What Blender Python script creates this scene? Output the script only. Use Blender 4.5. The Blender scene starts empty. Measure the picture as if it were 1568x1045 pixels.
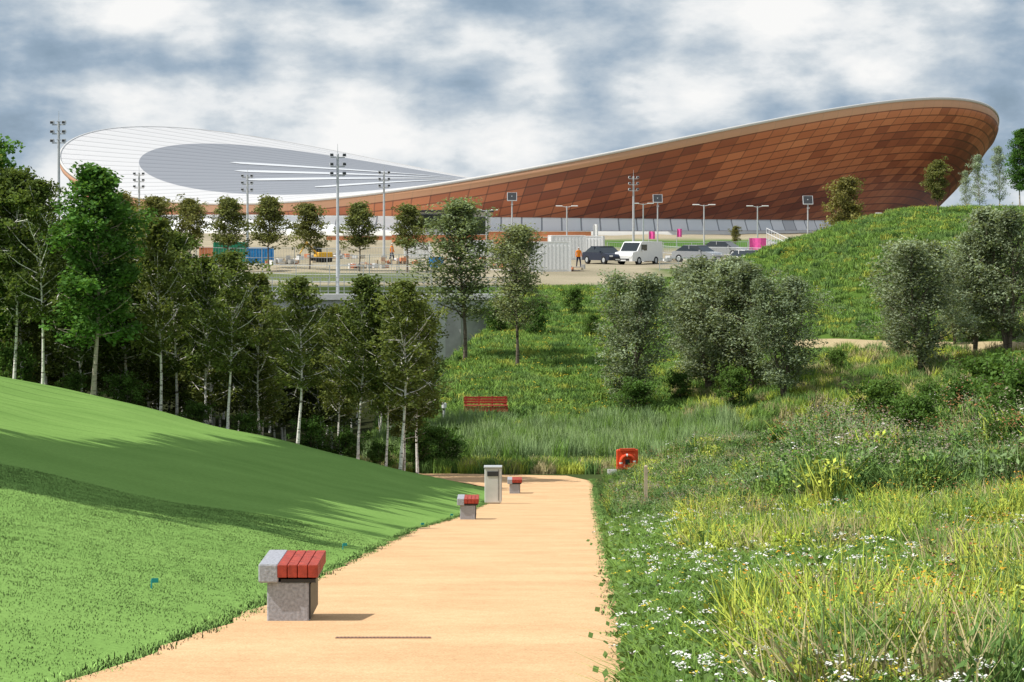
import bpy, math, random
import numpy as np
from mathutils import Vector, Matrix, Quaternion
rng=np.random.default_rng(7); random.seed(7)
scene=bpy.context.scene
F=4000.0
def SX(px,d): return (px-784.0)/F*d      # survey sighting -> metres east of the path axis
def SZ(py,d): return -(py-340.0)/F*d     # survey sighting -> height relative to eye level

# ---------------------------------------------------------------- materials
def newmat(name):
    m=bpy.data.materials.new(name); m.use_nodes=True
    nt=m.node_tree; nt.nodes.clear()
    o=nt.nodes.new('ShaderNodeOutputMaterial'); return m,nt,o
def N(nt,t,**k):
    n=nt.nodes.new(t)
    for a,b in k.items(): setattr(n,a,b)
    return n
def ramp(nt,stops):
    r=nt.nodes.new('ShaderNodeValToRGB'); e=r.color_ramp.elements
    while len(e)>1: e.remove(e[-1])
    e[0].position=stops[0][0]; e[0].color=(*stops[0][1],1)
    for p,c in stops[1:]:
        x=e.new(p); x.color=(*c,1)
    return r
def mixc(nt,a,b,fac,mode='MIX'):
    m=nt.nodes.new('ShaderNodeMix'); m.data_type='RGBA'; m.blend_type=mode
    for s,v in ((0,fac),(6,a),(7,b)):
        if isinstance(v,bpy.types.NodeSocket): nt.links.new(v,m.inputs[s])
        elif s==0: m.inputs[0].default_value=v
        else: m.inputs[s].default_value=(*v,1)
    return m.outputs[2]
def simple(name,col,rough=.6,metal=0,var=.25,scale=6,bump=0.0,spec=.4):
    m,nt,o=newmat(name); b=N(nt,'ShaderNodeBsdfPrincipled')
    tc=N(nt,'ShaderNodeTexCoord'); nz=N(nt,'ShaderNodeTexNoise')
    nz.inputs['Scale'].default_value=scale; nz.inputs['Detail'].default_value=6
    nt.links.new(tc.outputs['Object'],nz.inputs['Vector'])
    r=ramp(nt,[(.25,tuple(c*(1-var) for c in col)),(.75,tuple(min(1,c*(1+var)) for c in col))])
    nt.links.new(nz.outputs['Fac'],r.inputs[0]); nt.links.new(r.outputs[0],b.inputs['Base Color'])
    b.inputs['Roughness'].default_value=rough; b.inputs['Metallic'].default_value=metal
    b.inputs['Specular IOR Level'].default_value=spec
    if bump:
        bp=N(nt,'ShaderNodeBump'); bp.inputs['Strength'].default_value=bump; bp.inputs['Distance'].default_value=.02
        nt.links.new(nz.outputs['Fac'],bp.inputs['Height']); nt.links.new(bp.outputs[0],b.inputs['Normal'])
    nt.links.new(b.outputs[0],o.inputs[0]); return m
def leafmat(name,col,col2=None,trans=.3,upn=0.0,patch=0):
    m,nt,o=newmat(name)
    if col2 is None: col2=tuple(c*1.35 for c in col)
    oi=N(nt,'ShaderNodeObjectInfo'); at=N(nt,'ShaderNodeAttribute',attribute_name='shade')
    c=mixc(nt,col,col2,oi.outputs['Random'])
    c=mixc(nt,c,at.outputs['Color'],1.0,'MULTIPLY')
    geo=N(nt,'ShaderNodeNewGeometry')
    if patch:
        nz=N(nt,'ShaderNodeTexNoise'); nz.inputs['Scale'].default_value=patch; nz.inputs['Detail'].default_value=5
        nt.links.new(geo.outputs['Position'],nz.inputs['Vector']); r=ramp(nt,[(.3,(.78,.83,.82)),(.7,(1.0,1.0,1.0))])
        nt.links.new(nz.outputs['Fac'],r.inputs[0]); c=mixc(nt,c,r.outputs[0],1,'MULTIPLY')
    d=N(nt,'ShaderNodeBsdfDiffuse'); nt.links.new(c,d.inputs['Color'])
    if upn:
        sc=N(nt,'ShaderNodeVectorMath',operation='SCALE'); sc.inputs['Scale'].default_value=1-upn; nt.links.new(geo.outputs['Normal'],sc.inputs[0])
        ad=N(nt,'ShaderNodeVectorMath',operation='ADD'); ad.inputs[1].default_value=(0,0,upn); nt.links.new(sc.outputs[0],ad.inputs[0])
        nm=N(nt,'ShaderNodeVectorMath',operation='NORMALIZE'); nt.links.new(ad.outputs[0],nm.inputs[0]); nt.links.new(nm.outputs[0],d.inputs['Normal'])
    if trans>0:
        t=N(nt,'ShaderNodeBsdfTranslucent'); mx=N(nt,'ShaderNodeMixShader'); mx.inputs[0].default_value=trans
        c2=mixc(nt,c,(1.3,1.25,.6),1.0,'MULTIPLY'); nt.links.new(c2,t.inputs['Color'])
        nt.links.new(d.outputs[0],mx.inputs[1]); nt.links.new(t.outputs[0],mx.inputs[2]); nt.links.new(mx.outputs[0],o.inputs[0])
    else: nt.links.new(d.outputs[0],o.inputs[0])
    return m

# ---------------------------------------------------------------- terrain function
def ss(a,b,x):
    t=np.clip((np.asarray(x,float)-a)/(b-a),0,1); return t*t*(3-2*t)
PY=[-80,0,16,20,56,74,84,95,99,103,112,118,125,150,175,200,260,340,420,600,3000]
PZ=[2,-1.6,-2.8,-3.1,-6.4,-8,-8.7,-9.2,-9.45,-9.9,-9.9,-8.9,-8.4,-6.6,-4.5,-4.0,-2.85,-1.3,-1.3,-3,-3]
LYs=[0,15.8,20,29,48,57,74,84,86,88,90,92,96,100]
LXs=[-4,-2.6,-2.2,-2.06,-1.75,-1.25,-.72,-.5,-.7,-1.2,-2.2,-4,-8,-12]
RYs=[0,15.8,20,57,94,100]; RXs=[.3,.66,.8,1.87,2.84,3.0]
def XL(y): return np.interp(y,LYs,LXs)
def XR(y): return np.interp(y,RYs,RXs)
def H(x,y):
    x=np.asarray(x,float); y=np.asarray(y,float)
    b=np.interp(y,PY,PZ)
    bl=np.interp(y,[0,99,103,112,125,160,168,174,176,200],[0,-9.45,-9.9,-9.9,-9.6,-9.4,-9.2,-9.0,-4.5,-4.0])
    edge=np.interp(y,[103,125,150,165],[-6,-4.5,-3.0,-1.2])
    dm=(1-ss(edge-3,edge+2.5,x))*ss(103,112,y)*(1-ss(180,190,y))
    z=b*(1-dm)+bl*dm
    t=np.maximum(XL(y)-.12-x,0); t=np.where(t>18,18+.25*(t-18),t); t=np.minimum(t,26)
    k=np.interp(y,[0,16,50,90],[.12,.15,.21,.235])
    z=z+k*t*(1-ss(91,108,y))
    st=np.interp(y,[88,99,112,120],[0,1,1,.5])
    start=XR(y)*(1-st)+8*st+.25
    tr=np.minimum(np.maximum(x-start,0),28)
    kr=np.interp(y,[0,16,60,90,110,125,145],[.02,.03,.13,.18,.14,.07,0])
    z=z+kr*tr
    z=z+5.2*ss(8,29,x)*ss(105,166,y)*(1-ss(178,215,y))
    w=ss(.5,4,np.maximum(XL(y)-x,x-XR(y)))
    z=z+w*(.04*np.sin(x*.9+y*.23)+.04*np.sin(y*.31-x*.35+1.3)+.02*np.sin(x*1.7-y*.11))
    return z
def G(x,y): return float(H(x,y))
def nrm(x,y):
    e=.3; return Vector((-(G(x+e,y)-G(x-e,y))/(2*e),-(G(x,y+e)-G(x,y-e))/(2*e),1)).normalized()

def npmesh(name,V,Q,mats,midx=None,shade=None,smooth=False,vcol='shade'):
    V=np.asarray(V,np.float32); Q=np.asarray(Q,np.int32)
    me=bpy.data.meshes.new(name); n=len(Q); k=Q.shape[1]
    me.vertices.add(len(V)); me.vertices.foreach_set('co',V.ravel())
    me.loops.add(n*k); me.loops.foreach_set('vertex_index',Q.ravel())
    me.polygons.add(n); me.polygons.foreach_set('loop_start',np.arange(n,dtype=np.int32)*k)
    try: me.polygons.foreach_set('loop_total',np.full(n,k,np.int32))
    except Exception: pass
    for m in mats: me.materials.append(m)
    if midx is not None: me.polygons.foreach_set('material_index',np.asarray(midx,np.int32))
    if smooth: me.polygons.foreach_set('use_smooth',np.ones(n,bool))
    if shade is not None:
        a=me.color_attributes.new(vcol,'FLOAT_COLOR','POINT')
        s=np.asarray(shade,np.float32)
        if s.ndim==1: s=np.stack([s,s,s],1)
        a.data.foreach_set('color',np.concatenate([s,np.ones((len(s),1),np.float32)],1).ravel())
    me.update(calc_edges=True); me.validate(); return me
def obj(name,me,loc=(0,0,0),rz=0,sc=1,link=True):
    o=bpy.data.objects.new(name,me); o.location=loc; o.rotation_euler=(0,0,rz)
    o.scale=(sc,)*3 if np.isscalar(sc) else sc
    if link: scene.collection.objects.link(o)
    return o

# ---------------------------------------------------------------- ground
def axis(a,b,step,far_neg,far_pos):
    c=list(np.arange(a,b,step)); s=step; v=c[-1]
    while v<far_pos: s*=1.18; v+=s; c.append(v)
    s=step; v=c[0]; pre=[]
    while v>far_neg: s*=1.18; v-=s; pre.append(v)
    return np.array(pre[::-1]+c)
gx=axis(-34,42,.4,-1500,1500); gy=axis(-6,222,.5,-120,3200)
XX,YY=np.meshgrid(gx,gy); ZZ=H(XX,YY)
nx,ny=len(gx),len(gy)
V=np.stack([XX.ravel(),YY.ravel(),ZZ.ravel()],1)
i=np.arange((nx-1)*(ny-1)); r=i//(nx-1); c=i%(nx-1); a=r*nx+c
Q=np.stack([a,a+1,a+nx+1,a+nx],1)
x=V[:,0]; y=V[:,1]
def lay(base,col,w): return base*(1-w[:,None])+np.array(col)[None]*w[:,None]
col=np.tile(np.array([.08,.11,.04]),(len(V),1))
col=lay(col,(.26,.43,.12),(x<XL(y)+.6)*(1-ss(89,96,y)))
col=lay(col,(.09,.16,.035),ss(112,120,y)*ss(-6,0,x))
col=lay(col,(.12,.20,.04),ss(128,140,y)*ss(8,16,x))
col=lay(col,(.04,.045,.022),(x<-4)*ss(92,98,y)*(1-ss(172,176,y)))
pl=ss(178,184,y)*(1-ss(345,360,y))*(1-ss(10,13,x)*(1-ss(208,214,y)))
pn=.5+.5*np.sin(x*.21+y*.08)*np.sin(y*.13+x*.05)
pc=np.array([.5,.42,.32])[None]*(.8+.35*pn[:,None])
col=col*(1-pl[:,None])+pc*pl[:,None]
gm=(ss(184,188,y)*(1-ss(200,204,y))*(1-ss(-8,-4,x)))
col=lay(col,(.13,.18,.06),gm*.85)
gm=(ss(262,268,y)*(1-ss(300,306,y))*ss(8,11,x)); col=lay(col,(.12,.22,.06),gm)
col=lay(col,(.06,.08,.03),ss(350,370,y))
gmt,nt,o=newmat('ground_material')
at=N(nt,'ShaderNodeAttribute',attribute_name='gcol'); geo=N(nt,'ShaderNodeNewGeometry')
n1=N(nt,'ShaderNodeTexNoise'); n1.inputs['Scale'].default_value=.35; n1.inputs['Detail'].default_value=8
n2=N(nt,'ShaderNodeTexNoise'); n2.inputs['Scale'].default_value=14; n2.inputs['Detail'].default_value=5
n3=N(nt,'ShaderNodeTexNoise'); n3.inputs['Scale'].default_value=90; n3.inputs['Detail'].default_value=3
for n_ in (n1,n2,n3): nt.links.new(geo.outputs['Position'],n_.inputs['Vector'])
r1=ramp(nt,[(.3,(.80,.84,.8)),(.7,(1.0,1.0,1.0))]); nt.links.new(n1.outputs['Fac'],r1.inputs[0])
r2=ramp(nt,[(.3,(.8,.8,.8)),(.7,(1,1,1))]); nt.links.new(n2.outputs['Fac'],r2.inputs[0])
r3=ramp(nt,[(.3,(.72,.76,.7)),(.7,(1,1,1))]); nt.links.new(n3.outputs['Fac'],r3.inputs[0])
c=mixc(nt,at.outputs['Color'],r1.outputs[0],1,'MULTIPLY'); c=mixc(nt,c,r2.outputs[0],1,'MULTIPLY'); c=mixc(nt,c,r3.outputs[0],1,'MULTIPLY')
b=N(nt,'ShaderNodeBsdfDiffuse')
bp=N(nt,'ShaderNodeBump'); bp.inputs['Strength'].default_value=.35; bp.inputs['Distance'].default_value=.02
nt.links.new(n2.outputs['Fac'],bp.inputs['Height']); nt.links.new(bp.outputs[0],b.inputs['Normal'])
nt.links.new(c,b.inputs['Color']); nt.links.new(b.outputs[0],o.inputs[0])
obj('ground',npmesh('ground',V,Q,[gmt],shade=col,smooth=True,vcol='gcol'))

# ---------------------------------------------------------------- paths
def gravel(name,ca,cb):
    pm,nt,o=newmat(name)
    geo=N(nt,'ShaderNodeNewGeometry')
    n1=N(nt,'ShaderNodeTexNoise'); n1.inputs['Scale'].default_value=60; n1.inputs['Detail'].default_value=4
    n2=N(nt,'ShaderNodeTexNoise'); n2.inputs['Scale'].default_value=.9; n2.inputs['Detail'].default_value=7
    n3=N(nt,'ShaderNodeTexNoise'); n3.inputs['Scale'].default_value=7; n3.inputs['Detail'].default_value=6; n3.inputs['Roughness'].default_value=.7
    vo=N(nt,'ShaderNodeTexVoronoi'); vo.inputs['Scale'].default_value=70
    for n_ in (n1,n2,n3,vo): nt.links.new(geo.outputs['Position'],n_.inputs['Vector'])
    ra=ramp(nt,[(.3,ca),(.7,cb)]); nt.links.new(n1.outputs['Fac'],ra.inputs[0])
    rb=ramp(nt,[(.35,(.88,.86,.84)),(.65,(1,1,1))]); nt.links.new(n2.outputs['Fac'],rb.inputs[0])
    rd=ramp(nt,[(.35,(.9,.89,.87)),(.6,(1,1,1))]); nt.links.new(n3.outputs['Fac'],rd.inputs[0])
    rc=ramp(nt,[(.0,(1,1,1)),(.8,(.86,.86,.86))]); nt.links.new(vo.outputs['Distance'],rc.inputs[0])
    c=mixc(nt,ra.outputs[0],rb.outputs[0],1,'MULTIPLY'); c=mixc(nt,c,rc.outputs[0],1,'MULTIPLY'); c=mixc(nt,c,rd.outputs[0],1,'MULTIPLY')
    b=N(nt,'ShaderNodeBsdfDiffuse')
    bp=N(nt,'ShaderNodeBump'); bp.inputs['Strength'].default_value=.4; bp.inputs['Distance'].default_value=.006
    nt.links.new(n1.outputs['Fac'],bp.inputs['Height']); nt.links.new(bp.outputs[0],b.inputs['Normal'])
    nt.links.new(c,b.inputs['Color']); nt.links.new(b.outputs[0],o.inputs[0]); return pm
pm=gravel('bound_gravel',(.64,.405,.225),(.88,.60,.355)); pm2=gravel('dry_earth',(.42,.34,.2),(.58,.48,.3))
ys=list(np.arange(2,85,.5))
Lp=[(float(XL(t)),t) for t in ys]+[(-.7,86),(-1.5,88),(-3,89.5),(-6,90.5),(-10,91.0)]
Rp=[(float(XR(t)),t) for t in ys]+[(2.68,87.5),(2.7,90.5),(1.9,93.8),(-3,95.8),(-10,96.5)]
Vp=[];K=10
for j,(l,r_) in enumerate(zip(Lp,Rp)):
    wl=.035*math.sin(l[1]*2.3)+.03*math.sin(l[1]*5.1+1)+.03*random.random(); wr=.03*math.sin(r_[1]*3.1)+.03*random.random()
    for kk in range(K+1):
        t=kk/K; xx=(l[0]+wl)*(1-t)+(r_[0]+wr)*t; yy=l[1]*(1-t)+r_[1]*t
        Vp.append((xx,yy,G(xx,yy)+.03))
def strip(n): return [(j*(K+1)+k,j*(K+1)+k+1,(j+1)*(K+1)+k+1,(j+1)*(K+1)+k) for j in range(n-1) for k in range(K)]
obj('footpath',npmesh('footpath',Vp,strip(len(Lp)),[pm],smooth=True))
HP=[(11.5,140.5),(15,137.5),(18,133),(21,128),(25,123.5),(31,121)]
Vp=[];n=60
for j in range(n):
    s=j/(n-1)*(len(HP)-1); k=min(int(s),len(HP)-2); f=s-k
    p=Vector(HP[k]).lerp(Vector(HP[k+1]),f); d=(Vector(HP[k+1])-Vector(HP[k])).normalized(); q=Vector((-d.y,d.x))
    for kk in range(K+1):
        u=(kk/K-.5)*1.9; X_=p.x+q.x*u; Y_=p.y+q.y*u; Vp.append((X_,Y_,G(X_,Y_)+.06))
obj('footpath',npmesh('hill_footpath',Vp,strip(n),[pm2],smooth=True))
def near_hp(x_,y_):
    for k in range(len(HP)-1):
        a=Vector(HP[k]);b_=Vector(HP[k+1]);p=Vector((x_,y_)); t=max(0,min(1,(p-a).dot(b_-a)/(b_-a).length_squared))
        if (a.lerp(b_,t)-p).length<1.5: return True
    return False

# ---------------------------------------------------------------- solid builder
class B:
    def __init__(s): s.v=[];s.f=[];s.m=[];s.mats=[]
    def mi(s,m):
        if m not in s.mats: s.mats.append(m)
        return s.mats.index(m)
    def add(s,vs,fs,m):
        o=len(s.v); s.v+= [tuple(p) for p in vs]; i=s.mi(m)
        for f in fs: s.f.append([o+a for a in f]); s.m.append(i)
    def box(s,c,d,m,rz=0,top=(1,1),bev=0):
        X_,Y_,Z_=d[0]/2,d[1]/2,d[2]/2; ca,sa=math.cos(rz),math.sin(rz)
        if bev:
            e=bev; ring=[(-X_+e,-Y_),(X_-e,-Y_),(X_,-Y_+e),(X_,Y_-e),(X_-e,Y_),(-X_+e,Y_),(-X_,Y_-e),(-X_,-Y_+e)]
            vs=[];
            for zz,f in ((-Z_,1-e/X_*.5),(-Z_+e,1),(Z_-e,1),(Z_,1-e/X_*.5)):
                for (px,py) in ring: vs.append((px*f,py*(f if f==1 else 1-e/Y_*.5),zz))
            fs=[[k*8+j,k*8+(j+1)%8,(k+1)*8+(j+1)%8,(k+1)*8+j] for k in range(3) for j in range(8)]+[list(range(8))[::-1],list(range(24,32))]
        else:
            vs=[(px*X_*(top[0] if pz>0 else 1),py*Y_*(top[1] if pz>0 else 1),pz*Z_) for pz in(-1,1) for px,py in((-1,-1),(1,-1),(1,1),(-1,1))]
            fs=[[3,2,1,0],[4,5,6,7],[0,1,5,4],[1,2,6,5],[2,3,7,6],[3,0,4,7]]
        vs=[(c[0]+a*ca-b*sa,c[1]+a*sa+b*ca,c[2]+z) for a,b,z in vs]
        s.add(vs,fs,m)
    def cyl(s,p0,p1,r0,r1,m,n=10):
        p0=Vector(p0);p1=Vector(p1);d=(p1-p0).normalized()
        u=d.orthogonal().normalized(); w=d.cross(u)
        vs=[];
        for p,r in((p0,r0),(p1,r1)):
            for k in range(n):
                t=2*math.pi*k/n; vs.append(p+u*math.cos(t)*r+w*math.sin(t)*r)
        s.add(vs,[[k,(k+1)%n,n+(k+1)%n,n+k] for k in range(n)]+[list(range(n))[::-1],list(range(n,2*n))],m)
    def torus(s,c,R,r,m1,m2,n=28,k=8):
        vs=[]
        for i in range(n):
            a=2*math.pi*i/n
            for j in range(k):
                b=2*math.pi*j/k; rr=R+r*math.cos(b)
                vs.append((c[0]+rr*math.cos(a),c[1]+r*math.sin(b),c[2]+rr*math.sin(a)))
        for i in range(n):
            fs=[[i*k+j,i*k+(j+1)%k,((i+1)%n)*k+(j+1)%k,((i+1)%n)*k+j] for j in range(k)]
            s.add([vs[q] for f in fs for q in f],[[4*j+q for q in range(4)] for j in range(k)],m2 if (i%7)<1 else m1)
    def prism(s,prof,x0,x1,m):
        n=len(prof); vs=[]
        for xx in (x0,x1):
            for (py,pz) in prof: vs.append((xx,py,pz))
        s.add(vs,[[k,(k+1)%n,n+(k+1)%n,n+k] for k in range(n)]+[list(range(n))[::-1],list(range(n,2*n))],m)
    def make(s,name,loc=(0,0,0),rz=0,sc=1):
        me=bpy.data.meshes.new(name); me.from_pydata(s.v,[],s.f)
        for m in s.mats: me.materials.append(m)
        me.polygons.foreach_set('material_index',s.m); me.update()
        import bmesh
        bm=bmesh.new(); bm.from_mesh(me); bmesh.ops.recalc_face_normals(bm,faces=bm.faces); bm.to_mesh(me); bm.free()
        return obj(name,me,loc,rz,sc)

M={}
M['conc']=simple('concrete',(.42,.41,.39),.85,var=.2,scale=2,bump=.3)
M['concl']=simple('pale_concrete',(.58,.58,.57),.8,var=.12,scale=3,bump=.2)
M['granite']=simple('grey_granite',(.34,.35,.39),.7,var=.35,scale=40,bump=.2)
M['dark']=simple('dark_metal',(.03,.032,.036),.45,var=.2)
M['steel']=simple('galvanised_steel',(.5,.52,.54),.4,metal=.3,var=.15)
M['steelp']=simple('painted_grey_steel',(.46,.48,.5),.5,var=.1)
M['white']=simple('white_paint',(.78,.79,.8),.4,var=.05)
M['lip']=simple('roof_edge_metal',(.6,.59,.58),.5,var=.05)
M['red']=simple('red_timber',(.36,.045,.025),.6,var=.4,scale=14,bump=.3)
M['orange']=simple('lifebuoy_orange',(.8,.09,.03),.4,var=.1)
M['terra']=simple('terracotta_wall',(.66,.26,.13),.85,var=.25,scale=1)
M['blue']=simple('blue_tarpaulin',(.02,.25,.6),.5,var=.25)
M['green']=simple('green_container_paint',(.02,.22,.12),.5,var=.25)
M['yellow']=simple('machine_yellow',(.75,.42,.03),.45,var=.15)
M['pink']=simple('pink_fabric',(.8,.1,.38),.6,var=.2)
M['silver']=simple('silver_car_paint',(.45,.47,.5),.25,metal=.5,var=.04)
M['carw']=simple('white_car_paint',(.75,.76,.77),.25,var=.04)
M['card']=simple('dark_car_paint',(.03,.04,.07),.25,metal=.3,var=.1)
M['glass']=simple('dark_glass',(.02,.025,.03),.08,var=.1,spec=.8)
M['tyre']=simple('rubber',(.02,.02,.02),.85)
M['teal']=simple('teal_plastic',(.03,.35,.38),.5)
M['wood']=simple('weathered_timber',(.5,.42,.3),.8,var=.3,scale=8)

# ---------------------------------------------------------------- velodrome
VC=Vector((1.7,390,0)); ph=math.radians(34); e1=Vector((math.cos(ph),-math.sin(ph),0)); e2=Vector((math.sin(ph),math.cos(ph),0))
VA,VB=70.3,65.5
def roofz(u,v): return 6.3+9.7*u*u-3.9*v*v+.5*u
def vp(u,v,z): p=VC+e1*(VA*u)+e2*(VB*v); return (p.x,p.y,z)
NS=288
KR=30; Vr=[];Qr=[];mr=[]
for k in range(KR+1):
    rr=k/KR
    for j in range(NS):
        t=2*math.pi*j/NS; u,v=rr*math.cos(t),rr*math.sin(t); Vr.append(vp(u,v,roofz(u,v)))
for k in range(KR):
    for j in range(NS):
        Qr.append((k*NS+j,k*NS+(j+1)%NS,(k+1)*NS+(j+1)%NS,(k+1)*NS+j)); mr.append(0 if k<25 else 1)
def roofmat(name,ca,cb):
    m,nt,o=newmat(name); geo=N(nt,'ShaderNodeNewGeometry')
    mp=N(nt,'ShaderNodeMapping'); mp.inputs['Rotation'].default_value=(0,0,math.radians(-20))
    nt.links.new(geo.outputs['Position'],mp.inputs[0])
    w=N(nt,'ShaderNodeTexWave'); w.inputs['Scale'].default_value=.075; w.wave_profile='SAW'; w.bands_direction='Y'
    nt.links.new(mp.outputs[0],w.inputs['Vector'])
    r=ramp(nt,[(0,ca),(.86,cb),(.89,tuple(k*.65 for k in ca)),(1,tuple(k*.65 for k in ca))])
    nt.links.new(w.outputs['Fac'],r.inputs[0])
    b=N(nt,'ShaderNodeBsdfPrincipled'); b.inputs['Roughness'].default_value=.6
    nt.links.new(r.outputs[0],b.inputs['Base Color']); nt.links.new(b.outputs[0],o.inputs[0]); return m
mg=roofmat('grey_roof_sheet',(.215,.23,.26),(.235,.25,.285)); mw=roofmat('white_roof_sheet',(.54,.54,.55),(.57,.57,.58))
velo=bpy.data.objects.new('velodrome_building',None); scene.collection.objects.link(velo)
def child(o,p): o.parent=p; return o
child(obj('roof',npmesh('roof',Vr,Qr,[mg,mw],mr,smooth=True)),velo)
def ringpt(t,inset,z):
    c_,s_=math.cos(t),math.sin(t); p=VC+e1*((VA-inset)*c_)+e2*((VB-inset)*s_); return (p.x,p.y,z)
def rimz(t): return roofz(math.cos(t),math.sin(t))
Vl=[];Ql=[]
pr=[(.0,-.02),(-.06,.14),(-.22,.15),(-.3,.05),(-.3,-.2),(-.15,-.22)]
for j in range(NS):
    t=2*math.pi*j/NS
    for a_,b_ in pr: Vl.append(ringpt(t,a_,rimz(t)+b_))
for j in range(NS):
    for k in range(len(pr)-1):
        n_=len(pr); Ql.append((j*n_+k,j*n_+k+1,((j+1)%NS)*n_+k+1,((j+1)%NS)*n_+k))
child(obj('roof_edge',npmesh('roof_edge',Vl,Ql,[M['lip']],smooth=True)),velo)
def zb(t): return .95-.75*max(0,math.cos(t))
FM=16; Vf=[];Qf=[];uvv=[]
for j in range(NS+1):
    t=2*math.pi*j/NS; zr=rimz(t)-.2; b_=zb(t); h=zr-b_
    for k in range(FM+1):
        q=k/FM
        ins=-.15+ (.8*h)*(q**1.4) - .55*min(1,h/6)*math.sin(min(1,q*5)*math.pi)*.6
        Vf.append(ringpt(t,ins,zr-h*q)); uvv.append((j/NS*176,(h*q)/.98))
for j in range(NS):
    for k in range(FM): n_=FM+1; Qf.append((j*n_+k,j*n_+k+1,(j+1)*n_+k+1,(j+1)*n_+k))
m,nt,o=newmat('cedar_cladding')
uv=N(nt,'ShaderNodeUVMap'); uv.uv_map='UVMap'
sep=N(nt,'ShaderNodeSeparateXYZ'); nt.links.new(uv.outputs[0],sep.inputs[0])
def mth(op,a,b=None):
    n_=N(nt,'ShaderNodeMath',operation=op)
    for q,v_ in ((0,a),(1,b)):
        if v_ is None: continue
        if isinstance(v_,bpy.types.NodeSocket): nt.links.new(v_,n_.inputs[q])
        else: n_.inputs[q].default_value=v_
    return n_.outputs[0]
U,W=sep.outputs[0],sep.outputs[1]
row=mth('FLOOR',W); us=mth('ADD',U,mth('MULTIPLY',W,.16))
cell=mth('FLOOR',us)
cb=N(nt,'ShaderNodeCombineXYZ'); nt.links.new(cell,cb.inputs[0]); nt.links.new(row,cb.inputs[1])
wn=N(nt,'ShaderNodeTexWhiteNoise',noise_dimensions='2D'); nt.links.new(cb.outputs[0],wn.inputs['Vector'])
cb2=N(nt,'ShaderNodeCombineXYZ'); nt.links.new(mth('MULTIPLY',cell,.3),cb2.inputs[0]); nt.links.new(row,cb2.inputs[1])
big=N(nt,'ShaderNodeTexNoise',noise_dimensions='2D'); big.inputs['Scale'].default_value=.25; big.inputs['Detail'].default_value=1
nt.links.new(cb2.outputs[0],big.inputs['Vector'])
s_=mth('ADD',mth('MULTIPLY',wn.outputs['Value'],.24),mth('MULTIPLY',big.outputs['Fac'],.8))
rc_=ramp(nt,[(.30,(.24,.066,.034)),(.44,(.38,.112,.05)),(.56,(.55,.18,.078)),(.78,(.66,.245,.11))])
nt.links.new(s_,rc_.inputs[0])
fu=mth('FRACT',us); fv=mth('FRACT',W)
ju=mth('LESS_THAN',fu,.07); jv=mth('LESS_THAN',fv,.16)
c=mixc(nt,rc_.outputs[0],(.09,.04,.025),mth('MULTIPLY',ju,.55))
c=mixc(nt,c,(.08,.035,.022),mth('MULTIPLY',jv,.65))
bd=mth('FRACT',mth('MULTIPLY',W,7)); c=mixc(nt,c,(.08,.035,.02),mth('MULTIPLY',mth('LESS_THAN',bd,.2),.3))
c=mixc(nt,c,(.62,.36,.22),mth('MULTIPLY',mth('LESS_THAN',W,1.0),.8))
b=N(nt,'ShaderNodeBsdfPrincipled'); b.inputs['Roughness'].default_value=.5
nt.links.new(c,b.inputs['Base Color']); nt.links.new(b.outputs[0],o.inputs[0])
me=npmesh('timber_facade',Vf,Qf,[m],smooth=True)
ul=me.uv_layers.new(name='UVMap'); vi=np.zeros(len(me.loops),np.int32); me.loops.foreach_get('vertex_index',vi)
ul.data.foreach_set('uv',np.array(uvv,np.float32)[vi].ravel())
child(obj('timber_facade',me),velo)
Vg=[];Qg=[];uvg=[]
for j in range(NS+1):
    t=2*math.pi*j/NS; h=rimz(t)-.2-zb(t); i0=.8*h-.15
    for k,(a_,z_) in enumerate(((0,zb(t)),(.12,zb(t)+.02),(.12,zb(t)-.25),(-1.2,-2.4))):
        Vg.append(ringpt(t,i0+a_,z_)); uvg.append((j/NS*160,z_))
for j in range(NS):
    for k in range(3): Qg.append((j*4+k,j*4+k+1,(j+1)*4+k+1,(j+1)*4+k))
m,nt,o=newmat('concourse_glazing'); uv=N(nt,'ShaderNodeUVMap'); uv.uv_map='UVMap'
sep=N(nt,'ShaderNodeSeparateXYZ'); nt.links.new(uv.outputs[0],sep.inputs[0])
U=sep.outputs[0]
wn=N(nt,'ShaderNodeTexWhiteNoise',noise_dimensions='1D'); nt.links.new(mth('FLOOR',U),wn.inputs['W'])
rr_=ramp(nt,[(0,(.75,.8,.85)),(.25,(.88,.92,.95)),(.88,(.94,.95,.97)),(.93,(.15,.17,.2))]); nt.links.new(wn.outputs['Value'],rr_.inputs[0])
c=mixc(nt,rr_.outputs[0],(.3,.32,.35),mth('LESS_THAN',mth('FRACT',U),.08))
b=N(nt,'ShaderNodeBsdfPrincipled'); b.inputs['Roughness'].default_value=.2; b.inputs['Specular IOR Level'].default_value=.8
nt.links.new(c,b.inputs['Base Color']); nt.links.new(b.outputs[0],o.inputs[0])
me=npmesh('concourse_glazing',Vg,Qg,[m])
ul=me.uv_layers.new(name='UVMap'); vi=np.zeros(len(me.loops),np.int32); me.loops.foreach_get('vertex_index',vi)
ul.data.foreach_set('uv',np.array(uvg,np.float32)[vi].ravel())
child(obj('concourse_glazing',me),velo)
Va=[];Qa=[]
for j in range(NS+1):
    t=2*math.pi*j/NS; i0=.8*(rimz(t)-.2-zb(t))-.15
    for a_,z_ in ((-.9,-1.12),(-7,-1.2),(-7.1,-2.5)): Va.append(ringpt(t,i0+a_,z_))
for j in range(NS):
    for k in range(2): Qa.append((j*3+k,j*3+k+1,(j+1)*3+k+1,(j+1)*3+k))
child(obj('concourse_terrace',npmesh('concourse_terrace',Va,Qa,[simple('pale_paving',(.62,.61,.58),.8,var=.08,scale=.5)])),velo)
Vs=[];Qs=[]
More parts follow.
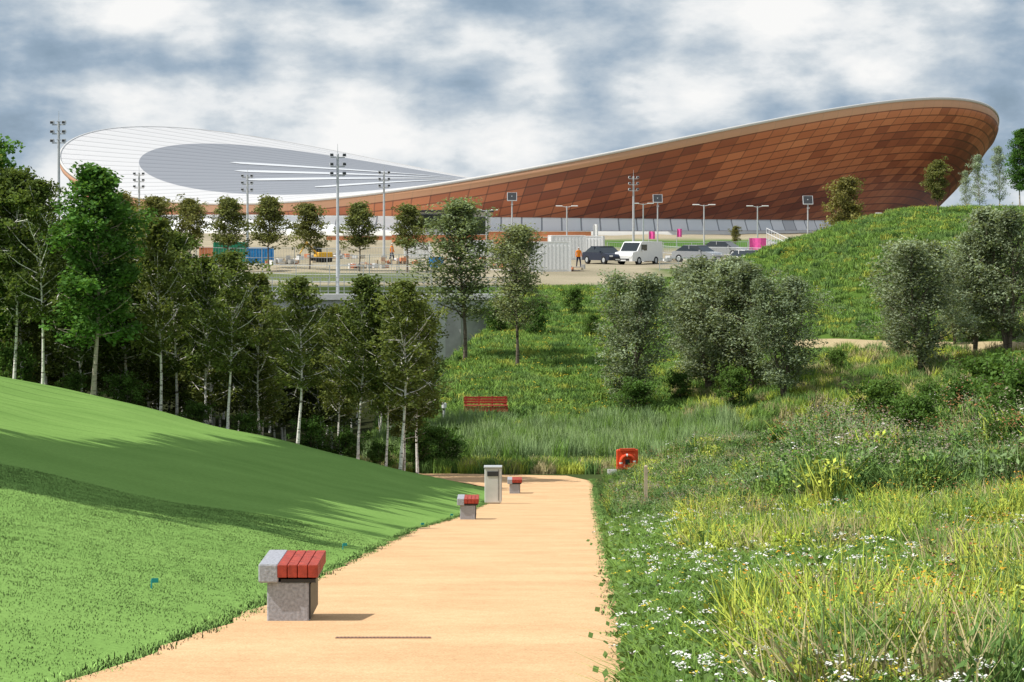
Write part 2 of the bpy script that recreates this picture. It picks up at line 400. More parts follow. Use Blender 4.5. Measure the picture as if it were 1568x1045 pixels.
for (x0,y0,x1,y1,wd) in ((-43,397,2,425,3.2),(-41,385,8,416,3.8),(-38,372,5,404,4.2),(-27,358,3,390,4.0)):
    n_=36; o0=len(Vs); d=Vector((x1-x0,y1-y0,0)); pn_=Vector((-d.y,d.x,0)).normalized()
    for k in range(n_+1):
        q=k/n_; w_=wd*math.sin(math.pi*min(1,q**.5))**.6*.5+.02 if 0<q<1 else .02
        bow=Vector((0,-1,0))*1.0*math.sin(math.pi*q)
        for sg in (-1,1):
            p=Vector((x0,y0,0))+d*q+pn_*w_*sg+bow; rel=p-VC; rel.z=0
            u_,v_=rel.dot(e1)/VA,rel.dot(e2)/VB
            Vs.append((p.x,p.y,roofz(u_,v_)+.07))
        if k<n_: Qs.append((o0+2*k,o0+2*k+1,o0+2*k+3,o0+2*k+2))
child(obj('rooflights',npmesh('rooflights',Vs,Qs,[simple('rooflight_glazing',(.62,.64,.67),.4,var=.04)])),velo)

# ---------------------------------------------------------------- vegetation primitives
def tube(P,R,n=6):
    P=[Vector(p) for p in P]; V=[];Q=[]
    for i,p in enumerate(P):
        d=(P[min(i+1,len(P)-1)]-P[max(i-1,0)]).normalized(); u=d.cross(Vector((.3,.9,.1))).normalized(); w=d.cross(u)
        for k in range(n):
            t=2*math.pi*k/n; V.append(p+u*math.cos(t)*R[i]+w*math.sin(t)*R[i])
    for i in range(len(P)-1):
        for k in range(n): Q.append((i*n+k,i*n+(k+1)%n,(i+1)*n+(k+1)%n,(i+1)*n+k))
    return np.array([tuple(v) for v in V]),np.array(Q)
def leaves(C,L,W,g,up=.5):
    n=len(C)
    nn=g.normal(size=(n,3)); nn[:,2]=np.abs(nn[:,2])+up; nn/=np.linalg.norm(nn,axis=1)[:,None]
    a=np.cross(nn,g.normal(size=(n,3))); a/=np.linalg.norm(a,axis=1)[:,None]; b=np.cross(nn,a)
    s=g.uniform(.7,1.3,n)[:,None]
    V=np.stack([C-a*L/2*s,C+b*W/2*s,C+a*L/2*s,C-b*W/2*s],1).reshape(-1,3)
    return V,np.arange(4*n).reshape(-1,4)
def make_tree(name,Ht,cb,cr,prof,nb,nleaf,L,W,tr,lmat,tmat,seed,stems=1,pitch=.5,clump=.3,droop=0):
    g=np.random.default_rng(seed); rd=random.Random(seed)
    Vs=[];Qs=[];ms=[];sh=[];cl=[]
    def addt(P,R,n):
        v,q=tube(P,R,n); o=sum(len(a) for a in Vs); Vs.append(v); Qs.append(q+o); ms.append(np.zeros(len(q),int)); sh.append(np.ones(len(v)))
    for s in range(stems):
        az=rd.uniform(0,6.28); lean=(0.02 if stems==1 else .14)*Ht
        P=[];ph_=rd.uniform(0,6)
        for k in range(9):
            t=k/8; P.append((math.cos(az)*lean*t+math.sin(t*5+ph_)*.012*Ht-math.sin(ph_)*.012*Ht, math.sin(az)*lean*t+math.cos(t*4+ph_)*.012*Ht-math.cos(ph_)*.012*Ht, t*Ht*.96))
        R=[tr*(1-.9*(k/8)**.9)*(1.25 if k==0 else 1) for k in range(9)]
        P[0]=(P[0][0],P[0][1],-.3); addt(P,R,8)
        for i in range(nb//stems):
            t=cb+(1-cb)*((i+.5)/(nb//stems))**.9; f=t/.96
            k=min(7,int(f*8)) if f<1 else 7; fr=min(1,f*8-k)
            p0=Vector(P[k]).lerp(Vector(P[k+1]),fr)
            a=i*2.399+rd.uniform(-.5,.5); q=(t-cb)/(1-cb)
            ln=cr*prof(q)*rd.uniform(.5,1.25); pt=pitch+.5*q+rd.uniform(-.25,.25)
            d=Vector((math.cos(a)*math.cos(pt),math.sin(a)*math.cos(pt),math.sin(pt)))
            p1=p0+d*ln*.55; p2=p1+(d+Vector((0,0,.25-droop))).normalized()*ln*.5
            addt([p0,p1,p2],[tr*.32*(1-q*.6)+.008,tr*.16+.006,.005],4)
            for j in range(rd.randint(4,7)):
                w=rd.uniform(.3,1.08); pp=p0.lerp(p1,w*2) if w<.5 else p1.lerp(p2,(w-.5)*2)
                off=Vector((rd.gauss(0,1),rd.gauss(0,1),rd.gauss(0,.8)-droop))*ln*.17
                cl.append((pp+off,clump*rd.uniform(.6,1.35),rd.uniform(.6,1.35)))
                if rd.random()<.4: addt([pp,pp+off],[.012,.004],4)
    tot=sum(c[1]**2 for c in cl); allC=[];allS=[]
    for p,r_,s_ in cl:
        n=max(5,int(nleaf*r_**2/tot)); d=g.normal(size=(n,3)); d/=np.linalg.norm(d,axis=1)[:,None]
        d*= (g.uniform(0,1,n)**.5*r_)[:,None]; d[:,2]*=.7
        allC.append(np.array(p)[None]+d); allS.append(np.clip(s_+g.normal(0,.18,n),.35,1.7))
    C=np.concatenate(allC); S=np.concatenate(allS)
    v,q=leaves(C,L,W,g); o=sum(len(a) for a in Vs)
    Vs.append(v);Qs.append(q+o);ms.append(np.ones(len(q),int));sh.append(np.repeat(S,4))
    return npmesh(name,np.concatenate(Vs),np.concatenate(Qs),[tmat,lmat],np.concatenate(ms),np.concatenate(sh))

def barkmat(name,ca,cb_,sc=(3,3,14)):
    m,nt,o=newmat(name); tc=N(nt,'ShaderNodeTexCoord'); mp=N(nt,'ShaderNodeMapping'); mp.inputs['Scale'].default_value=sc
    nt.links.new(tc.outputs['Object'],mp.inputs[0]); n_=N(nt,'ShaderNodeTexNoise'); n_.inputs['Scale'].default_value=1.5; n_.inputs['Detail'].default_value=5
    nt.links.new(mp.outputs[0],n_.inputs['Vector']); r=ramp(nt,[(.38,ca),(.46,cb_)]); nt.links.new(n_.outputs['Fac'],r.inputs[0])
    b=N(nt,'ShaderNodeBsdfDiffuse')
    nt.links.new(r.outputs[0],b.inputs['Color']); nt.links.new(b.outputs[0],o.inputs[0]); return m
bbirch=barkmat('birch_bark',(.18,.16,.14),(.85,.82,.78)); bdark=barkmat('brown_bark',(.08,.06,.045),(.18,.15,.12)); bgrey=barkmat('grey_bark',(.16,.14,.11),(.42,.37,.31))
l_birch=leafmat('birch_leaf',(.115,.17,.05),(.17,.205,.065),.38); l_wood=leafmat('woodland_leaf',(.09,.135,.045),(.14,.165,.06),.33)
l_maple=leafmat('maple_leaf',(.095,.20,.05),(.11,.22,.055),.38)
l_will=leafmat('willow_leaf',(.23,.29,.18),(.29,.34,.22),.32); l_oliv=leafmat('young_willow_leaf',(.22,.275,.145),(.27,.31,.17),.35)
l_plaza=leafmat('plane_leaf',(.17,.20,.075),(.22,.21,.08),.35)
l_shrub=leafmat('shrub_leaf',(.08,.16,.04),(.12,.20,.05)); l_pale=leafmat('pale_leaf',(.28,.36,.27),(.34,.4,.3))
ov=lambda q: max(.12,math.sin(math.pi*min(1,(q*.85+.18)))**.7)
up_=lambda q: max(.15,(1-q)**.65*(.55+q*.9))
birchM=[make_tree('birch_tree_mesh',6,.32,1.15,ov,48,7600,.10,.075,.05,l_birch,bbirch,10+i,pitch=.45,clump=.25) for i in range(4)]
darkM=[make_tree('woodland_tree_mesh',6,.28,1.25,ov,48,8000,.12,.085,.045,l_wood,bbirch,30+i,pitch=.35,clump=.32) for i in range(2)]
mapleM=[make_tree('maple_tree_mesh',8,.25,1.95,up_,68,18000,.14,.11,.085,l_maple,bgrey,50+i,pitch=.3,clump=.38) for i in range(2)]
willM=[make_tree('willow_tree_mesh',6,.10,1.65,ov,84,21000,.13,.06,.08,l_will,bdark,60+i,stems=3,pitch=.6,clump=.42) for i in range(3)]
olivM=[make_tree('young_willow_mesh',7,.27,1.6,ov,64,12500,.13,.06,.07,l_oliv,bdark,70+i,pitch=.6,clump=.40) for i in range(2)]
plazM=[make_tree('plane_tree_mesh',5,.28,1.5,ov,46,7500,.15,.11,.06,l_plaza,bdark,80+i,pitch=.4,clump=.36) for i in range(3)]
shrubM=[make_tree('shrub_mesh',2,.05,1.1,ov,36,6000,.10,.07,.03,l_shrub,bdark,90+i,stems=3,pitch=.5,clump=.25) for i in range(2)]
paleM=make_tree('pale_tree_mesh',6,.2,1.4,ov,44,5000,.13,.06,.05,l_pale,bgrey,99,pitch=.7,clump=.3)
flat=lambda q: max(.3,math.sin(math.pi*min(1,(q*.8+.15)))**.5)
tallM=[make_tree('shade_tree_mesh',16,.85,2.2,flat,54,9000,.34,.27,.09,l_maple,bgrey,200+i,pitch=.05,clump=.58) for i in range(2)]  # compact high crowns, shaped to throw a shade band from out of view

def plant(name,meshes,H0,px,d,ytop,wid=1.0,sink=0):
    x_=SX(px,d); z_=G(x_,d); h=SZ(ytop,d)-z_; s=h/H0
    me=random.choice(meshes) if isinstance(meshes,list) else meshes
    return obj(name,me,(x_,d,z_-sink),random.uniform(0,6.28),(s*wid,s*wid,s))
for px,d,yt,w in ((20,92,262,1.0),(65,91,275,1.0),(245,92,335,1.0),(270,95,355,1.1),(348,90.5,385,1.1),(318,94,395,1),(400,94,420,1),(455,89.5,425,1.2),(520,93,470,1.1),(548,91,425,1.0),(590,91,455,1),(612,89.5,430,1.15),(640,95,462,1),(-12,92,240,1.1),(200,96,320,1.1)):
    plant('birch_tree',birchM,6,px,d,yt,w)
plant('unseen_shade_tree',mapleM,8,142,89.5,262,1.15); plant('unseen_shade_tree',mapleM,8,-20,95,215,1.0)
for px,d,yt in ((235,205,305),(290,210,308),(350,205,308),(412,212,306),(474,208,315),(550,206,315),(624,204,318),(185,212,300)):
    plant('plane_tree',plazM,5,px,d,yt,1.15)
for px,d,yt,w in ((965,121,425,1.2),(1085,124,400,1.35),(1150,122,408,1.3),(1200,118,430,1.2),(1065,128,415,1.2)):
    plant('willow_tree',willM,6,px,d,yt,w)
for px,d,yt,w in ((1412,120,375,1.4),(1492,124,362,1.2),(1545,122,325,1.2),(1375,126,440,.9),(1462,128,400,1.0)):
    plant('willow_tree',willM,6,px,d,yt,w)
for px,d,yt,w in ((712,140,312,1.4),(792,136,350,1.35)):
    plant('young_willow_tree',olivM,7,px,d,yt,w)
plant('plane_tree',plazM,5,1437,172,248,1.0); plant('plane_tree',plazM,5,1293,216,276,.95); plant('unseen_shade_tree',mapleM,8,1562,176,200,1.0)
plant('pale_poplar_tree',paleM,6,1500,186,238,1.0); plant('pale_poplar_tree',paleM,6,1530,186,225,.9); plant('pale_poplar_tree',paleM,6,1478,190,262,.8)
plant('plane_tree',plazM,5,1127,262,348,.9)
# unseen tall trees west of the lawn, added to cast its strip of shade
for k,yy in enumerate(np.arange(34,85,2.5)):
    x_=-20.8+(yy-34)*.043+random.uniform(-.15,.15)
    obj('unseen_shade_tree',tallM[k%2],(x_,yy,G(x_,yy)),random.uniform(0,6),random.uniform(.98,1.02))

# ---------------------------------------------------------------- scatter by geometry nodes
def scatter(name,pts,rots,scs,protos):
    coll=bpy.data.collections.new(name+'_parts')
    for p in protos: coll.objects.link(p)
    me=bpy.data.meshes.new(name); n=len(pts); me.vertices.add(n); me.vertices.foreach_set('co',np.asarray(pts,np.float32).ravel())
    a=me.attributes.new('rot','FLOAT_VECTOR','POINT'); a.data.foreach_set('vector',np.asarray(rots,np.float32).ravel())
    a=me.attributes.new('scl','FLOAT_VECTOR','POINT'); scs=np.asarray(scs,np.float32)
    if scs.ndim==1: scs=np.stack([scs]*3,1)
    a.data.foreach_set('vector',scs.ravel())
    a=me.attributes.new('idx','INT','POINT'); a.data.foreach_set('value',rng.integers(0,len(protos),n).astype(np.int32))
    o=obj(name,me)
    ng=bpy.data.node_groups.new(name,'GeometryNodeTree')
    ng.interface.new_socket('Geometry',in_out='INPUT',socket_type='NodeSocketGeometry')
    ng.interface.new_socket('Geometry',in_out='OUTPUT',socket_type='NodeSocketGeometry')
    gi=ng.nodes.new('NodeGroupInput'); go=ng.nodes.new('NodeGroupOutput'); ip=ng.nodes.new('GeometryNodeInstanceOnPoints')
    ci=ng.nodes.new('GeometryNodeCollectionInfo'); ci.inputs['Collection'].default_value=coll
    ci.inputs['Separate Children'].default_value=True; ci.inputs['Reset Children'].default_value=True
    def na(nm,ty):
        q=ng.nodes.new('GeometryNodeInputNamedAttribute'); q.data_type=ty; q.inputs['Name'].default_value=nm
        return [s for s in q.outputs if s.enabled and s.name=='Attribute'][0]
    er=ng.nodes.new('FunctionNodeEulerToRotation')
    L_=ng.links.new
    L_(gi.outputs[0],ip.inputs['Points']); L_(ci.outputs[0],ip.inputs['Instance']); ip.inputs['Pick Instance'].default_value=True
    L_(na('idx','INT'),ip.inputs['Instance Index']); L_(na('rot','FLOAT_VECTOR'),er.inputs[0]); L_(er.outputs[0],ip.inputs['Rotation'])
    L_(na('scl','FLOAT_VECTOR'),ip.inputs['Scale']); L_(ip.outputs[0],go.inputs[0])
    md=o.modifiers.new('scatter','NODES'); md.node_group=ng
    return o
def blades(n,rad,h0,h1,w,lean,g,top=.15,squarepatch=False):
    if squarepatch: bx=g.uniform(-rad,rad,n); by=g.uniform(-rad,rad,n)
    else:
        rr=rad*np.sqrt(g.uniform(0,1,n)); th=g.uniform(0,6.28,n); bx=rr*np.cos(th); by=rr*np.sin(th)
    h=g.uniform(h0,h1,n); la=g.uniform(0,6.28,n); ln=h*np.abs(g.normal(0,lean,n))
    fa=g.uniform(0,3.14,n); wx=np.cos(fa)*w/2; wy=np.sin(fa)*w/2; dx=np.cos(la)*ln; dy=np.sin(la)*ln
    z0=np.zeros(n)-.02
    def v(ox,oy,z,s): return [np.stack([bx+ox-wx*s,by+oy-wy*s,z],1),np.stack([bx+ox+wx*s,by+oy+wy*s,z],1)]
    parts=v(0,0,z0,1)+v(dx*.35,dy*.35,h*.6,.85)+v(dx,dy,h*(1-.15*np.minimum(1,lean)),top)
    V=np.stack(parts,1).reshape(-1,3); b=np.arange(n)*6
    Q=np.concatenate([np.stack([b,b+1,b+3,b+2],1),np.stack([b+2,b+3,b+5,b+4],1)])
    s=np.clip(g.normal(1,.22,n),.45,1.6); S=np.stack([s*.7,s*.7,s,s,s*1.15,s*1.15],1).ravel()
    return V,Q,S,np.stack([bx+dx,by+dy,h],1)
def proto(name,parts,mats):
    Vs=[];Qs=[];ms=[];sh=[];o=0
    for V,Q,S,mi in parts:
        Vs.append(V);Qs.append(np.asarray(Q)+o);ms.append(np.full(len(Q),mi));sh.append(S);o+=len(V)
    return obj(name,npmesh(name,np.concatenate(Vs),np.concatenate(Qs),mats,np.concatenate(ms),np.concatenate(sh)),link=False)
gm=leafmat('lawn_blade',(.265,.445,.12),(.28,.46,.13),0,.92,patch=.5)
m_grass=leafmat('meadow_grass',(.16,.28,.06),(.22,.34,.075),.15,.5,patch=.4); m_yel=leafmat('yellow_green_grass',(.38,.48,.07),(.48,.52,.10),.15,.55)
m_dry=leafmat('dry_grass',(.36,.32,.17),(.44,.38,.21),.15,.5); m_reed=leafmat('reed_leaf',(.18,.27,.12),(.23,.31,.14),.15,.45)
m_herb=leafmat('herb_leaf',(.11,.20,.06),(.17,.26,.08),.15,.4); m_white=leafmat('white_petals',(.7,.7,.65),(.8,.8,.75),0,.5)
m_dark=leafmat('dark_herb_leaf',(.06,.12,.04),(.09,.16,.05),.15,.3)
m_yf=leafmat('yellow_petals',(.6,.45,.04),(.65,.5,.06),0,.5); m_pur=leafmat('seed_heads',(.26,.23,.17),(.34,.29,.23),0,.5); m_or=leafmat('orange_petals',(.6,.3,.04),(.65,.4,.05),0,.5)
m_rust=leafmat('dock_seed_heads',(.26,.12,.06),(.34,.17,.08),0,.4)
def g_(s): return np.random.default_rng(s)
def heads(T,sel,nper,spread,L,g,flat=.3):
    C=np.repeat(T[sel],nper,0)+g.normal(size=(len(sel)*nper,3))*np.array([spread,spread,spread*flat]); 
    v,q=leaves(C,L,L,g,2.0); return v,q,np.repeat(g.uniform(.8,1.1,len(C)),4)
lawnP=[]
for i in range(3):
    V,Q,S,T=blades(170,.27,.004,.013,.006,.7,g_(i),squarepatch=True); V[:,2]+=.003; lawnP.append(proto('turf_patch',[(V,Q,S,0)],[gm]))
pts=[];rot=[]
for y_ in np.arange(13,42,.45):
    for x_ in np.arange(max(-.215*y_-1,-24),float(XL(y_))-.12,.45):
        xx=x_+random.uniform(-.1,.1); yy=y_+random.uniform(-.1,.1)
        if xx>float(XL(yy))-.2: continue
        n_=nrm(xx,yy); q=Vector((0,0,1)).rotation_difference(n_)@Quaternion((0,0,1),random.uniform(0,6.28)); e=q.to_euler()
        pts.append((xx,yy,G(xx,yy))); rot.append(tuple(e))
scatter('lawn_grass',pts,rot,np.random.default_rng(1).uniform(.85,1.2,len(pts)),lawnP)
def zone(n,fx,seed):
    g=g_(seed); out=[]
    while len(out)<n:
        p=fx(g)
        if p is not None: out.append(p)
    P=np.array(out); return np.column_stack([P[:,0],P[:,1],H(P[:,0],P[:,1])])
def rz(n,seed,tilt=.08):
    g=g_(seed); return np.column_stack([g.normal(0,tilt,n),g.normal(0,tilt,n),g.uniform(0,6.28,n)])
def frus(g,y0,y1,x0f,x1f,pw=1.0):
    y_=y0+(y1-y0)*g.uniform()**pw; a=x0f(y_); b_=x1f(y_); return g.uniform(a,b_),y_
edP=[]
for i in range(2):
    V,Q,S,T=blades(60,.10,.015,.05,.006,.9,g_(20+i)); edP.append(proto('edge_tuft',[(V,Q,S,0)],[gm]))
pts=[]
for t in np.arange(13,84,.09): pts.append((float(XL(t))-.02+random.uniform(-.07,.05),t,0))
for t in np.arange(13,92,.07): pts.append((float(XR(t))+.05+random.uniform(-.06,.12),t,0))
P=np.array(pts); P[:,2]=H(P[:,0],P[:,1]); scatter('path_edge_grass',P,rz(len(P),5),g_(6).uniform(.6,1.5,len(P)),edP)
nearP=[]
for i in range(8):
    g=g_(40+i); V,Q,S,T=blades(120,.20,.08,.32,.010,.8,g); parts=[(V,Q,S,0)]
    C=np.column_stack([g.normal(0,.12,110),g.normal(0,.12,110),g.uniform(.02,.22,110)]); v,q=leaves(C,.055,.035,g); parts.append((v,q,np.repeat(g.uniform(.7,1.3,110),4),2))
    if i in (0,1):
        sel=np.argsort(-T[:,2])[:2+i]; v,q,s=heads(T,sel,9,.02,.017,g); parts.append((v,q,s,1))
    if i==2:
        sel=np.argsort(-T[:,2])[:3]; v,q,s=heads(T,sel,5,.012,.014,g); parts.append((v,q,s,3))
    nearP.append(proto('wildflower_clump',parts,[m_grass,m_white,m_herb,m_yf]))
right=lambda y_: .21*y_+1.0
def fn(g): return frus(g,12.5,48,lambda t: float(XR(t))+.2,right,1.2)
P=zone(5600,fn,61); scatter('wildflower_meadow',P,rz(len(P),62),g_(63).uniform(.5,1.2,len(P)),nearP)
yelP=[]
for i in range(7):
    g=g_(70+i); V,Q,S,T=blades(95,.20,.2,.62,.013,.42,g); parts=[(V,Q,S,0)]
    C=np.column_stack([g.normal(0,.13,90),g.normal(0,.13,90),g.uniform(.05,.42,90)]); v,q=leaves(C,.07,.03,g); parts.append((v,q,np.repeat(g.uniform(.7,1.3,90),4),2))
    if i in (0,3):
        sel=np.argsort(-T[:,2])[:2]; v,q,s=heads(T,sel,6,.03,.02,g,1); parts.append((v,q,s,1))
    yelP.append(proto('tall_yellow_grass_clump',parts,[(m_yel,m_yel,m_grass,m_grass,m_dry,m_yel,m_herb)[i],(m_or if i==0 else m_rust),(m_yel if i in(0,1) else m_herb)]))
def fn(g):
    x_,y_=frus(g,13,60,lambda t: float(XR(t))+.75+ (t-13)*.012,right,1.2)
    v_=math.sin(x_*1.3+y_*.35)+math.sin(x_*.7-y_*.5+2)+ (x_-2.2)*.35*(20/y_)+g.normal(0,.5)
    return (x_,y_) if v_>.8 else None
P=zone(2100,fn,75); scatter('tall_yellow_grass',P,rz(len(P),76,.15),g_(77).uniform(.4,1.15,len(P)),yelP)
midP=[]
cfg=[(m_herb,m_pur,.3),(m_grass,m_white,.3),(m_herb,m_yf,.25),(m_dry,m_pur,.25),(m_grass,m_rust,.3),(m_reed,m_pur,.3),(m_dark,m_pur,.3),(m_yel,m_pur,.3),(m_herb,m_pur,.4),(m_dark,m_rust,.4)]
for i,(ma,mb,ld) in enumerate(cfg):
    g=g_(90+i); V,Q,S,T=blades(110,.36,.35,1.0,.022,ld,g,top=.3); parts=[(V,Q,S,0)]
    C=np.column_stack([g.normal(0,.2,260),g.normal(0,.2,260),g.uniform(.05,.85,260)]); v,q=leaves(C,.085,.045,g); parts.append((v,q,np.repeat(g.uniform(.6,1.4,260),4),0 if ma is not m_dry else 2))
    if i in (0,1,2,3,6,8,9):
        sel=np.argsort(-T[:,2])[:(6 if mb in (m_pur,m_rust) else 1)]; v,q,s=heads(T,sel,7,.03,.032,g,2.2); parts.append((v,q,s,1))
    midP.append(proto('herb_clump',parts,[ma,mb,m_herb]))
def fn(g):
    x_,y_=frus(g,42,99,lambda t: float(XR(t))+(.4 if t<80 else .55),right)
    if y_>96 and x_<8: return None
    return (x_,y_)
P=zone(5600,fn,101); g=g_(103)
hs=.75+.35*np.sin(P[:,0]*.9+P[:,1]*.21)*np.sin(P[:,1]*.37-P[:,0]*.4)
sc_=g.uniform(.55,1.25,len(P))*hs*np.clip(.5+.12*(P[:,0]-XR(P[:,1])),.45,1.3); scatter('tall_herb_meadow',P,rz(len(P),102),sc_,midP)
dryP=[]
for i in range(2):
    g=g_(110+i); V,Q,S,T=blades(130,.5,.3,.8,.03,.4,g); dryP.append(proto('dry_grass_clump',[(V,Q,S,0)],[[m_dry,m_yel][i]]))
V,Q,S,T=blades(130,.5,.3,.8,.03,.4,g_(113)); dryP.append(proto('dry_grass_clump',[(V,Q,S,0)],[m_grass]))
V,Q,S,T=blades(130,.5,.3,.8,.03,.4,g_(117)); dryP.append(proto('dry_grass_clump',[(V,Q,S,0)],[m_herb]))
def fn(g):
    p=frus(g,99,132,lambda t: 8.0,lambda t: .205*t+1); return None if near_hp(*p) else p
P=zone(2300,fn,114); scatter('dry_grass_field',P,rz(len(P),115),g_(116).uniform(.4,1.0,len(P)),dryP)
reP=[]
for i in range(3):
    g=g_(120+i); V,Q,S,T=blades(100,.4,.8,1.7,.03,.22,g); reP.append(proto('reed_clump',[(V,Q,S,0)],[[m_reed,m_reed,m_grass][i]]))
def fn(g): return frus(g,99.0,115,lambda t: -5.5,lambda t: 9.5)
P=zone(2300,fn,124); scatter('reed_bed',P,rz(len(P),125,.12),g_(126).uniform(.5,1.05,len(P))*(.85+.2*np.sin(P[:,0]*1.1)*np.sin(P[:,1]*.6)),reP)
def fn(g): return frus(g,95.6,100.5,lambda t:-6,lambda t:6)
P=zone(520,fn,127); scatter('waterside_grass',P,rz(len(P),128),g_(129).uniform(.35,.9,len(P)),[bpy.data.objects.new('waterside_clump',dryP[k].data) for k in (2,0,3,1)])
hiP=[]
m_hy=leafmat('hill_yellow_grass',(.28,.34,.06),(.34,.38,.08),.15,.5)
for i,(ma,fl) in enumerate(((m_grass,None),(m_grass,None),(m_grass,m_yf),(m_herb,None),(m_grass,None),(m_herb,None),(m_hy,None),(m_grass,None),(m_herb,None),(m_dark,None))):
    g=g_(140+i); V,Q,S,T=blades(130,.6,.12,.40,.04,.7,g); parts=[(V,Q,S,0)]
    if fl is not None:
        sel=np.argsort(-T[:,2])[:3]; v,q,s=heads(T,sel,5,.06,.05,g); parts.append((v,q,s,1))
    hiP.append(proto('hillside_grass_clump',parts,[ma,fl or ma]))
def fn(g):
    x_,y_=frus(g,116,182,lambda t: -6+(0 if t<150 else 2),lambda t:.205*t+1)
    if x_<10 and y_>176: return None
    if x_<np.interp(y_,[125,150,165,182],[-5,-3,0,0])-1: return None
    if near_hp(x_,y_): return None
    return (x_,y_)
P=zone(8500,fn,150); scatter('hillside_meadow',P,rz(len(P),151),g_(152).uniform(.4,1.1,len(P)),hiP)
wp=[bpy.data.objects.new('woodland_tree_part',m_) for m_ in darkM+birchM[:2]]
pts=[];scs=[]
g=g_(160)
for k in range(84):
    d=g.uniform(93,128); px=g.uniform(-40,645); x_=SX(px,d)
    tops=np.interp(px,[-40,20,120,230,300,370,400,500,655],[300,310,360,405,420,450,475,485,490])+g.uniform(-12,35)
    z_=G(x_,d); h=SZ(tops,d)-z_; pts.append((x_,d,z_-.1)); s=h/6; scs.append((s*1.12,s*1.12,s))
scatter('birch_woodland',pts,rz(len(pts),161,.03),scs,wp)
for px,d,s in ((195,93,.8),(480,92.5,.7),(530,93,.7),(660,97,.8),(690,98,.7),(580,93,.6),(640,96,.7),(20,93,.9),(110,93,.6),(380,93,.6),(300,93,.6)):
    x_=SX(px,d); obj('shrub',random.choice(shrubM),(x_,d,G(x_,d)-.1),random.uniform(0,6),s)
for px,d,s in ((1120,118,.9),(975,116,1.0),(1350,82,1.0),(1480,74,.9),(1560,60,1.0),(1555,70,1.1),(1200,78,.6),(1280,125,.6),(820,150,1.0),(765,152,1.0),(1040,122,.7),(1430,90,.7),(1540,50,.6),(1350,62,.5),(880,160,.8),(905,150,.6),(1400,70,.8),(1240,72,.5),(1510,84,1.0)):
    x_=SX(px,d); obj('shrub',random.choice(shrubM),(x_,d,G(x_,d)-.1),random.uniform(0,6),s)

# ---------------------------------------------------------------- street furniture
def seat(px,d):
    b=B(); L=1.0
    b.box((0,L/2,.16),(.36,L*.9,.36),M['granite'],bev=.012)
    b.box((.165,L/2,.17),(.06,L*.86,.30),M['dark'])  # dark slab paints in the plinth's shaded right side
    b.box((-.165,L/2,.42),(.17,L,.16),M['granite'],bev=.012)
    for k in range(4): b.box((-.045+k*.088,L/2,.44),(.083,L,.11),M['red'],bev=.006)
    b.box((.09,L/2,.352),(.30,L*.92,.03),M['dark'])  # dark strip stands in for the shadow gap under the seat
    x_=SX(px,d); b.make('stone_bench',(x_,d,G(x_,d)+.02),.0,.9)
seat(440,20.2); seat(716,55.5); seat(788,82)
b=B(); b.box((0,0,.55),(.50,.44,1.02),M['concl'],bev=.02); b.box((.16,-.225,.57),(.012,.012,.92),M['dark']); b.box((0,0,1.09),(.54,.48,.05),M['steelp'],bev=.01)
b.box((0,-.228,.90),(.34,.014,.14),M['dark']); b.box((0,0,.03),(.42,.38,.05),M['dark']); b.box((.256,0,.55),(.012,.36,.9),M['steelp'])
x_=SX(755,73.5); b.make('litter_bin',(x_,73.5,G(x_,73.5)+.03),0,.95)
b=B(); b.box((-.25,0,.5),(.05,.05,1.2),M['dark']); b.box((.25,0,.5),(.05,.05,1.2),M['dark'])
b.box((0,-.05,.66),(.72,.06,.9),M['orange'],bev=.03); b.torus((0,-.12,.7),.22,.055,M['orange'],M['white']); b.box((0,-.09,.7),(.14,.02,.16),M['dark']); b.box((0,-.09,1.1),(.5,.1,.08),M['orange'])
x_=SX(960,93); b.make('lifebuoy_station',(x_,93,G(x_,93)-.2),.15,1.1)
b=B(); b.box((0,0,.15),(.04,.04,.4),M['dark']); b.box((0,-.03,.35),(.32,.02,.2),M['white'],bev=.008); x_=SX(937,90); b.make('water_safety_sign',(x_,90,G(x_,90)))
b=B(); b.box((0,0,.48),(.07,.07,1.0),M['wood']); b.box((0,0,.99),(.07,.07,.03),M['wood'],top=(.3,.3)); x_=SX(989,54); b.make('marker_post',(x_,54,G(x_,54)+.1))
b=B()
for k in range(5): b.box((0,-.2+k*.1,.46),(2.0,.085,.05),M['red'],bev=.008)
for k in range(3): b.box((0,.27+.02*k,.58+k*.11),(2.0,.04,.09),M['red'],bev=.008)
for sx in (-.9,-.3,.3,.9):
    b.box((sx,0,.22),(.08,.42,.44),M['red']); b.box((sx,.31,.45),(.07,.05,.85),M['red'])
b.box((0,-.21,.3),(2.0,.03,.22),M['red'])
x_=SX(744,119); b.make('timber_bench',(x_,119,G(x_,119)),.05)
b=B(); b.cyl((0,0,0),(0,0,.75),.06,.06,M['steelp']); b.cyl((0,0,.75),(0,0,.95),.11,.11,M['white'],14); b.cyl((0,0,.95),(0,0,.98),.12,.08,M['steelp'],14)
x_=SX(680,117); b.make('bollard_light',(x_,117,G(x_,117)))
for px,d in ((410,30),(525,36),(232,23),(645,50),(690,58)):
    x_=SX(px,d); b=B(); b.cyl((0,0,0),(0,0,.08),.006,.006,M['teal'],6); b.box((.03,0,.07),(.06,.004,.04),M['teal']); b.make('marker_flag',(x_,d,G(x_,d)),.3)
b=B(); b.box((0,0,0),(.68,.05,.012),simple('brown_steel',(.28,.16,.11),.7))
for k in range(26): b.box((-.325+k*.026,0,.006),(.012,.02,.004),M['dark'])
x_=SX(587,18.6); b.make('drain_channel',(x_,18.6,G(x_,18.6)+.032))

